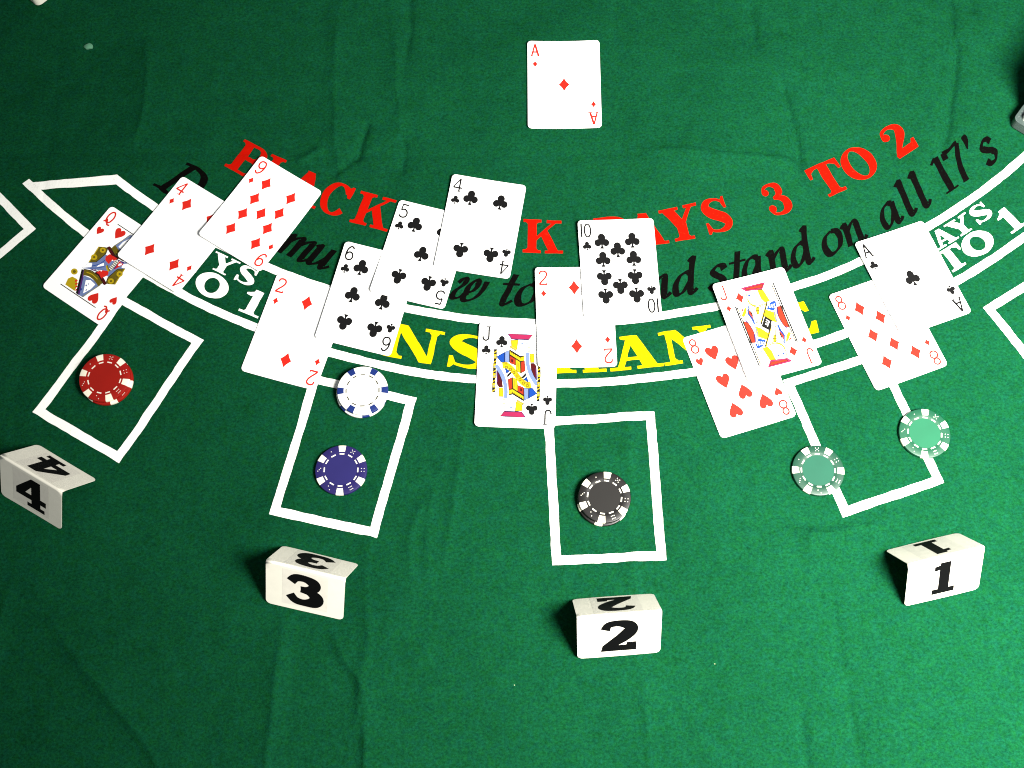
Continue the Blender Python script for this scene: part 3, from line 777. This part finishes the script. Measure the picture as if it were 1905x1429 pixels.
        a('card', [(985, 690), (1085, 684), (1010, 736), (975, 730)])
        a('c_gold', [(800, 895), (826, 830), (930, 744), (1012, 740), (900, 910), (850, 905)])
        a('c_yel', ell(953, 797, 34, 32, 16), ell(858, 870, 32, 30, 16)); a('c_gold', ell(953, 797, 13, 12, 10), ell(858, 870, 13, 12, 10))
        a('c_dred', *pen([(700, 760), (760, 830), (800, 905)], 16, 16, 0, 5))
        a('ink_red', [(735, 785), (800, 716), (836, 762), (828, 800), (782, 826)], [(640, 706), (742, 652), (715, 700), (690, 745)])
        a('c_purp', *line([(636, 722), (690, 752), (742, 662)], 8.4))
        a('c_gold', *pen([(568, 764), (640, 782), (705, 838), (748, 902)], 32, 32, 0, 5)); a('c_yel', *pen([(600, 764), (660, 790), (715, 845)], 5, 5, 0, 5))
        a('c_grey', *line([(702, 748), (790, 652)], 21))
        for i in range(6): a('card', *line([(694+i*15, 730-i*16), (722+i*15, 752-i*16)], 3))
        a('ink_red', [(705, 770), (745, 745), (770, 790), (745, 800)], [(820, 640), (850, 590), (880, 560), (900, 600), (860, 650)])
        a('card', [(850, 700), (930, 690), (900, 716), (850, 730)], [(660, 700), (700, 690), (690, 715), (660, 716)])
        a('c_blue', *line([(836, 760), (900, 716), (980, 700)], 4), *line([(846, 690), (940, 676), (1040, 682)], 3))
        a('c_blk', *line([(800, 895), (826, 830), (930, 744), (1012, 740), (900, 910)], 3.5), *line([(568, 728), (655, 748), (730, 810), (778, 904)], 3.5))
        a('c_yel', *line([(898, 908), (1008, 745)], 5))
        pip = [('H', 680, 1040, 137, 9.4, 9.8)]
        a('c_yel', *line([(800, 636), (818, 668), (822, 700)], 9)); a('c_gold', *line([(786, 640), (806, 672), (812, 704)], 5.6))
    if kind != 'QH':      # fine black key lines round the colour blocks
        for p, ink in list(D):
            if len(p) < 9 and ink in ('c_yel', 'c_red', 'c_blue', 'c_dred', 'c_lav', 'c_mag') and abs(area(p)) > 1500:
                D.extend((bar(p[k], p[(k+1) % len(p)], 5.2), 'c_blk') for k in range(len(p)) if math.hypot(p[k][0]-p[(k+1) % len(p)][0], p[k][1]-p[(k+1) % len(p)][1]) > 12)
    inv = []
    for p, ink in D: inv.append(([f(*q) for q in p], ink))
    A = Art()
    for p, ink in inv: A.add(p, PI[ink])
    for p, ink in inv: A.add([(-x, -y) for x, y in p], PI[ink])
    if kind == 'JD':
        c = lambda x, y: f(x, y)
        A.add([c(770, 684), c(864, 738), c(828, 866), c(728, 818)], PI['c_blk'])
        A.add([c(787, 724), c(833, 750), c(806, 820), c(761, 797)], PI['card'])
        for pts in ([(776, 738), (764, 798)], [(776, 738), (806, 752), (800, 772), (772, 768)], [(772, 768), (802, 780), (796, 808), (764, 798)]):
            A.add([[c(*q) for q in t] for t in line(pts, 9)], PI['c_blk'])
    pa = []
    for s, x, y, ang, w, h in pip:
        x, y = f(x, y)
        if kind == 'QH': x, y = -x, -y
        pa.append((s, x, y, w, h)); pa.append((s, -x, -y, w, -h))
    return A, pa

def add_card(rank, suit, x, y, rot, label, curl=(0.0, 0.0)):
    kx, ky = curl
    cz = lambda lx, ly: kx*(lx/31.75)**2 + ky*(ly/44.45)**2
    lx, ly = np.meshgrid(np.linspace(-31.5, 31.5, 22), np.linspace(-44.2, 44.2, 30)); lx, ly = lx.ravel(), ly.ravel()
    p, bx, by = rest(x, y, rot, lx, ly, cz(lx, ly))
    R = empty('playing_card', (x*MM, y*MM, p*MM), label, 'playing card', 'playing cards dealt face up on the felt')
    zx = Vector((1, 0, bx)).normalized(); zz = zx.cross(Vector((0, 1, by))).normalized(); zy = zz.cross(zx)
    R.rotation_euler = (Matrix.Rotation(rot, 3, 'Z') @ Matrix((zx, zy, zz)).transposed()).to_euler()
    fn = lambda u, v, t: (u, v, cz(u, v)+t)
    link_mesh('card_stock', slab_mesh('card_stock', CARD_TRIS, fn, CT), M['card'], R)
    ink = M['ink_black'] if suit == 'C' else M['ink_red']
    zf = lambda u, v: (u, v, cz(u, v)+CT+.03)
    zf2 = lambda u, v: (u, v, cz(u, v)+CT+.06)
    for s in (1, -1):
        w = 11.8
        A = rank_art(rank).xf(lambda a, b: (s*(-25.2+a*w), s*(28.6+b*12.8)))
        flat_part('rank_mark', A, ink, R, zf)
        A = pip_art(suit, *SSIZE[suit]).xf(lambda a, b: (s*(-25.2+a), s*(20.8+b)))
        flat_part('small_'+PNAME[suit], A, ink, R, zf)
    if rank in PIPS:
        for px, py, s in PIPS[rank]:
            A = pip_art(suit, *PSIZE[suit]).xf(lambda a, b: (px+s*a, py+s*b))
            flat_part(PNAME[suit], A, ink, R, zf)
    else:
        A, pips = court(rank+suit)
        flat_part('court_picture', A, PMATS, R, zf, step=6.0)
        for s, px, py, w, h in pips:
            B = pip_art(s, w, abs(h)).xf(lambda a, b: (px+(a if h > 0 else -a), py+(b if h > 0 else -b)))
            flat_part(PNAME[suit], B, ink, R, zf2)
    c, s = math.cos(rot), math.sin(rot)
    SUP.append((x, y, c, s, lambda a, b: (np.abs(a) < 31.75) & (np.abs(b) < 44.45), lambda a, b: p+bx*a+by*b+cz(a, b)+CT))

CARDS = [
 ('A', 'D', 48.6, 607.6, -.011, 'ace of diamonds lying alone on the felt above the red lettering', (1.30, 0.42)),
 ('Q', 'H', -334.1, 439.0, -.600, 'queen of hearts tucked under the four of diamonds', (0.86, 0.42)),
 ('4', 'D', -275.1, 466.3, -.577, 'four of diamonds lying between the queen of hearts and the nine of diamonds', (0.64, 0.90)),
 ('9', 'D', -209.1, 485.0, -.571, 'nine of diamonds on top of the four of diamonds, covering part of the red B', (0.64, 1.22)),
 ('2', 'D', -174.3, 378.2, -.287, 'two of diamonds under the six of clubs, above the white chips', (0.86, 0.42)),
 ('6', 'C', -117.2, 406.4, -.253, 'six of clubs between the two of diamonds and the five of clubs', (0.64, 0.58)),
 ('5', 'C', -73.6, 445.8, -.262, 'five of clubs between the six of clubs and the four of clubs', (0.64, 0.42)),
 ('4', 'C', -24.7, 471.2, -.173, 'four of clubs topmost and farthest of the overlapping clubs', (0.64, 0.74)),
 ('J', 'C', 3.8, 338.1, -.046, 'jack of clubs touching the betting box with the black chips', (0.86, 0.42)),
 ('2', 'D', 52.2, 388.1, .011, 'two of diamonds between the jack of clubs and the ten of clubs', (0.86, 0.42)),
 ('10', 'C', 89.5, 431.2, .030, 'ten of clubs on top of a two of diamonds, below the red P', (0.86, 0.58)),
 ('8', 'H', 180.9, 334.0, .294, 'eight of hearts lying under the jack of diamonds', (0.64, 0.42)),
 ('J', 'D', 206.4, 378.7, .279, 'jack of diamonds on top of the eight of hearts', (0.86, 0.74)),
 ('8', 'D', 304.3, 373.1, .341, 'eight of diamonds lying under the ace of clubs', (0.64, 0.42)),
 ('A', 'C', 329.7, 418.9, .340, 'ace of clubs on top of the eight of diamonds', (0.86, 0.58)),
]
for c in CARDS: add_card(*c)

# ------------------------------------------------------------------ poker chips
CR, CHH = 20.2, 3.3
def lathe(profile, n, a0=0.0, a1=360.0):
    """profile of (r, z); wedge from a0 to a1"""
    full = a1-a0 >= 359.9; k = n if full else n+1
    v, f = [], []
    for i in range(k):
        a = math.radians(a0+(a1-a0)*i/n)
        v += [(r*math.cos(a)*MM, r*math.sin(a)*MM, z*MM) for r, z in profile]
    m = len(profile)
    for i in range(n):
        j = (i+1) % k
        for q in range(m-1): f.append([i*m+q, j*m+q, j*m+q+1, i*m+q+1])
    return v, f
_cache = {}
def cached(key, build):
    if key not in _cache: _cache[key] = build()
    return _cache[key]
PROF = [(0.02, 0), (CR-.9, 0), (CR-.3, .2), (CR, .75), (CR, CHH-.75), (CR-.3, CHH-.2), (CR-.9, CHH), (15.2, CHH), (13.9, CHH-.04), (13.2, CHH-.22), (0.02, CHH-.22)]
def lathe_me(name, prof, n, a0=0, a1=360):
    v, f = lathe(prof, n, a0, a1); me = pymesh(name, v, f)
    for p in me.polygons: p.use_smooth = False
    return me
def smooth_by_angle(me, deg=35):
    for p in me.polygons: p.use_smooth = True
    me.set_sharp_from_angle(angle=math.radians(deg))
    return me
def raised(name, art, z0, z1):
    me = slab_mesh(name, art.tris(), lambda x, y, t: (x, y, z0+t), z1-z0)
    for p in me.polygons: p.use_smooth = False
    return me
DOTS = {1: [(0, 0)], 2: [(-1, -1), (1, 1)], 3: [(-1, -1), (0, 0), (1, 1)], 4: [(-1, -1), (1, -1), (-1, 1), (1, 1)],
        5: [(-1, -1), (1, -1), (-1, 1), (1, 1), (0, 0)], 6: [(-1, -1), (-1, 0), (-1, 1), (1, -1), (1, 0), (1, 1)]}
def add_chip(col, x, y, rot, label, group=None, z=None, spot='chip_spot', dash='chip_dash'):
    if z is None:
        a = np.linspace(0, 2*math.pi, 40, endpoint=False)
        lx = np.concatenate([CR*.95*np.cos(a), CR*.5*np.cos(a)]); ly = np.concatenate([CR*.95*np.sin(a), CR*.5*np.sin(a)])
        p, bx, by = rest(x, y, 0.0, lx, ly, np.zeros(80))
    else: p, bx, by = z
    R = empty('poker_chip', (x*MM, y*MM, p*MM), label, 'poker chip', group)
    zx = Vector((1, 0, bx)).normalized(); zz = zx.cross(Vector((0, 1, by))).normalized(); zy = zz.cross(zx)
    R.rotation_euler = (Matrix((zx, zy, zz)).transposed() @ Matrix.Rotation(math.radians(rot), 3, 'Z')).to_euler()
    def part(name, key, build, mat, ang=0.0):
        me = cached((name, key, mat), lambda: build())
        if not me.materials: me.materials.append(M[mat])
        o = bpy.data.objects.new(name, me); COL.objects.link(o); o.parent = R
        o.rotation_euler = (0, 0, math.radians(ang))
        return o
    part('chip_body', 0, lambda: smooth_by_angle(lathe_me('chip_body', PROF, 72)), 'chip_'+col)
    part('center_inlay', 0, lambda: raised('center_inlay', Art().add(ell(0, 0, 12.2, None, 48)), CHH-.3, CHH-.14), 'face_'+col)
    sp = [(14.9, CHH+.03), (CR-.85, CHH+.03), (CR-.26, CHH-.18), (CR+.04, .76+CHH-1.5), (CR+.04, .74), (CR-.26, .2), (CR-.85, -.0)]
    for k in range(6):
        part('edge_spot', 0, lambda: smooth_by_angle(lathe_me('edge_spot', sp, 6, -8.6, 8.6)), spot, k*60)
    for k in range(12):
        part('inlay_dash', 0, lambda: raised('inlay_dash', Art().add(rect(12.55, 13.5, -1.85, 1.85)), CHH-.25, CHH-.08), dash, k*30)
    if True:
        for k, n in enumerate((5, 1, 3, 2, 6, 4)):
            def b(n=n):
                A = Art()
                for u, v in DOTS[n]: A.add(ell(16.9+u*1.05, v*1.15, .36, None, 8))
                return raised('dice_dots', A, CHH-.02, CHH+.03)
            part('dice_dots', n, b, dash if col != 'white' else 'deck', 30+k*60)
    c, s = 1.0, 0.0
    SUP.append((x, y, c, s, lambda a, b: a*a+b*b < CR*CR, lambda a, b: p+bx*a+by*b+CHH))
    return p, bx, by
def on_top(t, dx, dy): return (t[0]+CHH+.05, t[1], t[2])
G = 'poker chips staked on the betting boxes'
t = add_chip('red', -322.7, 336.7, 51, 'lower red chip peeking out below the other red chip', G)
add_chip('red', -324.2, 338.2, 47, 'upper red chip with white edge spots, top of its pair', G, on_top(t, 0, 0))
t = add_chip('white', -119.3, 323.6, 41, 'lower white chip showing beneath the upper white chip', G, spot='spot_blue', dash='dash_dark')
add_chip('white', -118.4, 324.7, 1, 'upper white chip with blue edge spots on the box line', G, on_top(t, 0, 0), 'spot_blue', 'dash_dark')
add_chip('blue', -133.4, 260.2, 29, 'violet blue chip with white edge spots inside its betting box', G)
t = add_chip('black', 69.2, 234.0, 17, 'lower black chip showing beneath the upper black chip', G)
add_chip('black', 70.0, 235.5, 21, 'upper black chip with white edge spots, top of its pair', G, on_top(t, 0, 0))
add_chip('green', 236.4, 255.4, 58, 'dull green chip nearest the eight of hearts', G)
add_chip('mint', 322.7, 284.6, 22, 'bright green chip nearest the eight of diamonds', G)

# ------------------------------------------------------------------ folded number placards
def heavy(ch):
    A = Art()
    if ch == '1':
        A.add([rect(.20, .52, 0, 1), rect(.02, .70, 0, .16), [(.22, 1), (.22, .78), (.04, .76), (.04, .90), (.2, .93)]]); return A, .72
    if ch == '2':
        A.add(brush([(.12, .70, .115), (.20, .86, .10), (.44, .90, .10), (.68, .82, .15), (.72, .66, .17), (.56, .46, .16), (.34, .28, .13), (.16, .12, .12)]))
        A.add([[(.02, 0), (.86, 0), (.86, .27), (.64, .27), (.62, .19), (.3, .19), (.06, .2)]]); return A, .9
    if ch == '3':
        A.add(brush([(.10, .72, .12), (.22, .87, .115), (.44, .89, .11), (.64, .80, .15), (.66, .66, .14), (.52, .55, .11), (.34, .53, .10)]))
        A.add(brush([(.34, .53, .10), (.56, .49, .12), (.72, .34, .17), (.66, .18, .17), (.44, .11, .11), (.22, .14, .115), (.08, .30, .12)])); return A, .88
    if ch == '4':
        A.add([[(.44, 1), (.70, 1), (.70, 0), (.44, 0)], [(.44, 1), (.5, .8), (.24, .40), (.0, .36), (.0, .46)], rect(0, .86, .26, .44), rect(.32, .82, 0, .13)])
        return A, .86
def add_placard(num, x, y, rot, width, label):
    r, af, ab = 1.1, (0.57, 0.53)[num == 4], (0.46, 0.53)[num == 4]
    LF = 44.45; LB = LF*math.cos(af)/math.cos(ab)      # front and back leaf
    def prof(s):
        """s measured from the fold along the sheet (front negative) -> (y, z, normal y, normal z)"""
        tip = math.pi/2-(ab if s > 0 else af)
        if abs(s) <= r*tip:
            a = s/r
            return (r*math.sin(a), r*math.cos(a), math.sin(a), math.cos(a))
        a = math.copysign(tip, s)
        d = abs(s)-r*tip
        return (r*math.sin(a)+math.copysign(d*math.cos(a), s), r*math.cos(a)-d*math.sin(abs(a)), math.sin(a), math.cos(a))
    z0 = -prof(-LF)[1]
    def fn(u, v, t):
        a, b, c, d = prof(v); wave = .25*math.sin(u*.06+num)*abs(v)/LF
        return (u, a+c*(t+wave), b+z0+d*(t+wave))
    c, s = math.cos(rot), math.sin(rot)
    bx_ = np.linspace(-width/2, width/2, 12); yf, yb = prof(-LF)[0], prof(LB)[0]
    zc = float(np.mean([max(support(np.array([x+u*c-v*s]), np.array([y+u*s+v*c]))[0] for u in bx_) for v in (yf, yb)]))
    R = empty('number_placard', (x*MM, y*MM, zc*MM), label, 'number card', 'folded number cards standing along the front of the layout')
    R.rotation_euler = (0, 0, rot)
    A = Art().add([(px, py+(LB-LF)/2) for px, py in rounded(width, LF+LB, 4.0)])
    V, T, mi = None, None, None
    # finer rows near the fold
    for v in (-1.2, -.8, -.4, 0, .4, .8, 1.2): A.add([(-width/2+.01, v-.001), (width/2-.01, v-.001), (width/2-.01, v+.001), (-width/2+.01, v+.001)])
    link_mesh('folded_sheet', slab_mesh('folded_sheet', A.tris(step=5.0, maxedge=5.0), fn, .35), M['tent'], R)
    for side in (-1, 1):
        face = empty  # front faces the players, back reads the other way up
        st = Art().add(rect(-width*.29, width*.29, 3.0, 40.0)).xf(lambda a, b: (a*(-side), b*side))
        o = flat_part('number_sticker', st, M['sticker'], R, lambda a, b: fn(a, b, .35+.05), step=5.0)
        g, gw = heavy(str(num))
        W = 28.0 if num != 1 else 18.5
        nm = g.xf(lambda a, b: ((a/gw-.5)*W, b*33.0-38.5)).xf(lambda a, b: (a*(-side), b*(-side)))
        flat_part('numeral', nm, M['tent_ink'], R, lambda a, b: fn(a, b, .35+.10), step=6.0)
add_placard(4, -359.7, 250.4, -.530, 57.6, 'ivory folded card numbered 4, leftmost of the row')
add_placard(3, -151.2, 175.4, -.242, 60.0, 'ivory folded card numbered 3 below the blue chip box')
add_placard(2, 75.1, 141.1, .062, 61.5, 'ivory folded card numbered 2 below the black chip box')
add_placard(1, 314.7, 180.4, .220, 58.5, 'ivory folded card numbered 1, rightmost of the row')

# ------------------------------------------------------------------ things cut by the frame
def slab(name, outline, z0, z1, mat, parent, bev=0.0):
    me = raised(name, Art().add(outline), z0, z1)
    return link_mesh(name, me, mat, parent)
def place2(poly, ang, ox, oy):
    c, s = math.cos(ang), math.sin(ang)
    return [(ox+px*c-py*s, oy+px*s+py*c) for px, py in poly]
# white box, upper left: one corner shows
R = empty('white_box', (-421.0*MM, 690.0*MM, float(cloth_z(-421, 690)+.9)*MM), 'corner of a white lidded box at the upper left edge', 'box')
R.rotation_euler = (0, 0, math.radians(45))
sh = lambda poly: [(px+45, py+45) for px, py in poly]
slab('box_base', sh(rounded(84, 84, 5)), 0, 20, M['box'], R)
slab('lid', sh(rounded(90, 90, 5.5)), 14, 26, M['box'], R)
# discard tray with a deck, upper right
tz = float(cloth_z(436, 566)+1.2)
R = empty('discard_tray', (429.5*MM, 560.5*MM, tz*MM), 'clear plastic tray holding a stack of cards at the right edge', 'tray')
R.rotation_euler = (0, 0, math.radians(-38))
def tr(w, d, r, ox, oy): return [(px+ox+w/2, py+oy+d/2) for px, py in rounded(w, d, r)]
slab('tray_base', tr(74, 98, 5, 0, 0), 0, 9, M['tray'], R)
slab('side_wall', tr(3, 70, 1.2, 0.6, 17), 9.02, 60, M['tray_blue'], R)
slab('back_wall', tr(68, 3, 1.2, 4.2, 94.2), 9.02, 60, M['tray'], R)
D_ = empty('card_deck', (429.5*MM, 560.5*MM, (tz+9.05)*MM), 'stack of cards with a plain white top in the clear tray', 'card deck')
D_.rotation_euler = (0, 0, math.radians(-38))
slab('card_stack', tr(CW, CH, 3.4, 5.5, 4.0), 0, 4, M['deck'], D_)
slab('top_card', tr(CW, CH, 3.4, 5.3, 3.8), 4.03, 4.35, M['card'], D_)
# lint specks and one larger pale green spot
def lint(x, y, size, mat, label):
    rg = random.Random(int(x*7+y)); v, f = [], []
    A = Art()
    P = []
    for k in range(9):
        a = k/9*2*math.pi; P.append((size*(.6+.5*rg.random())*math.cos(a), size*.7*(.6+.5*rg.random())*math.sin(a)))
    A.add(crom(P, 2, True)[:-1])
    me = slab_mesh('felt_speck', A.tris(step=size*.4), lambda a, b, t: (a, b, t*max(.15, 1-(a*a+b*b)/(size*size*1.2))), size*.5)
    o = link_mesh('felt_speck', me, M[mat]); o.location = (x*MM, y*MM, float(cloth_z(x, y)+.1)*MM)
    o['label'] = label; o['category'] = 'lint'; o['group'] = 'specks of lint on the felt'
lint(-371.7, 653.1, 4.6, 'lint', 'large pale green spot on the dark felt at upper left')  # irregular raised patch in pale green, same shape builder as the specks
lint(-0.8, 96.0, .55, 'lint_w', 'tiny white lint speck left of the card numbered 2')
lint(147.1, 109.7, .55, 'lint_w', 'tiny white lint speck right of the card numbered 2')
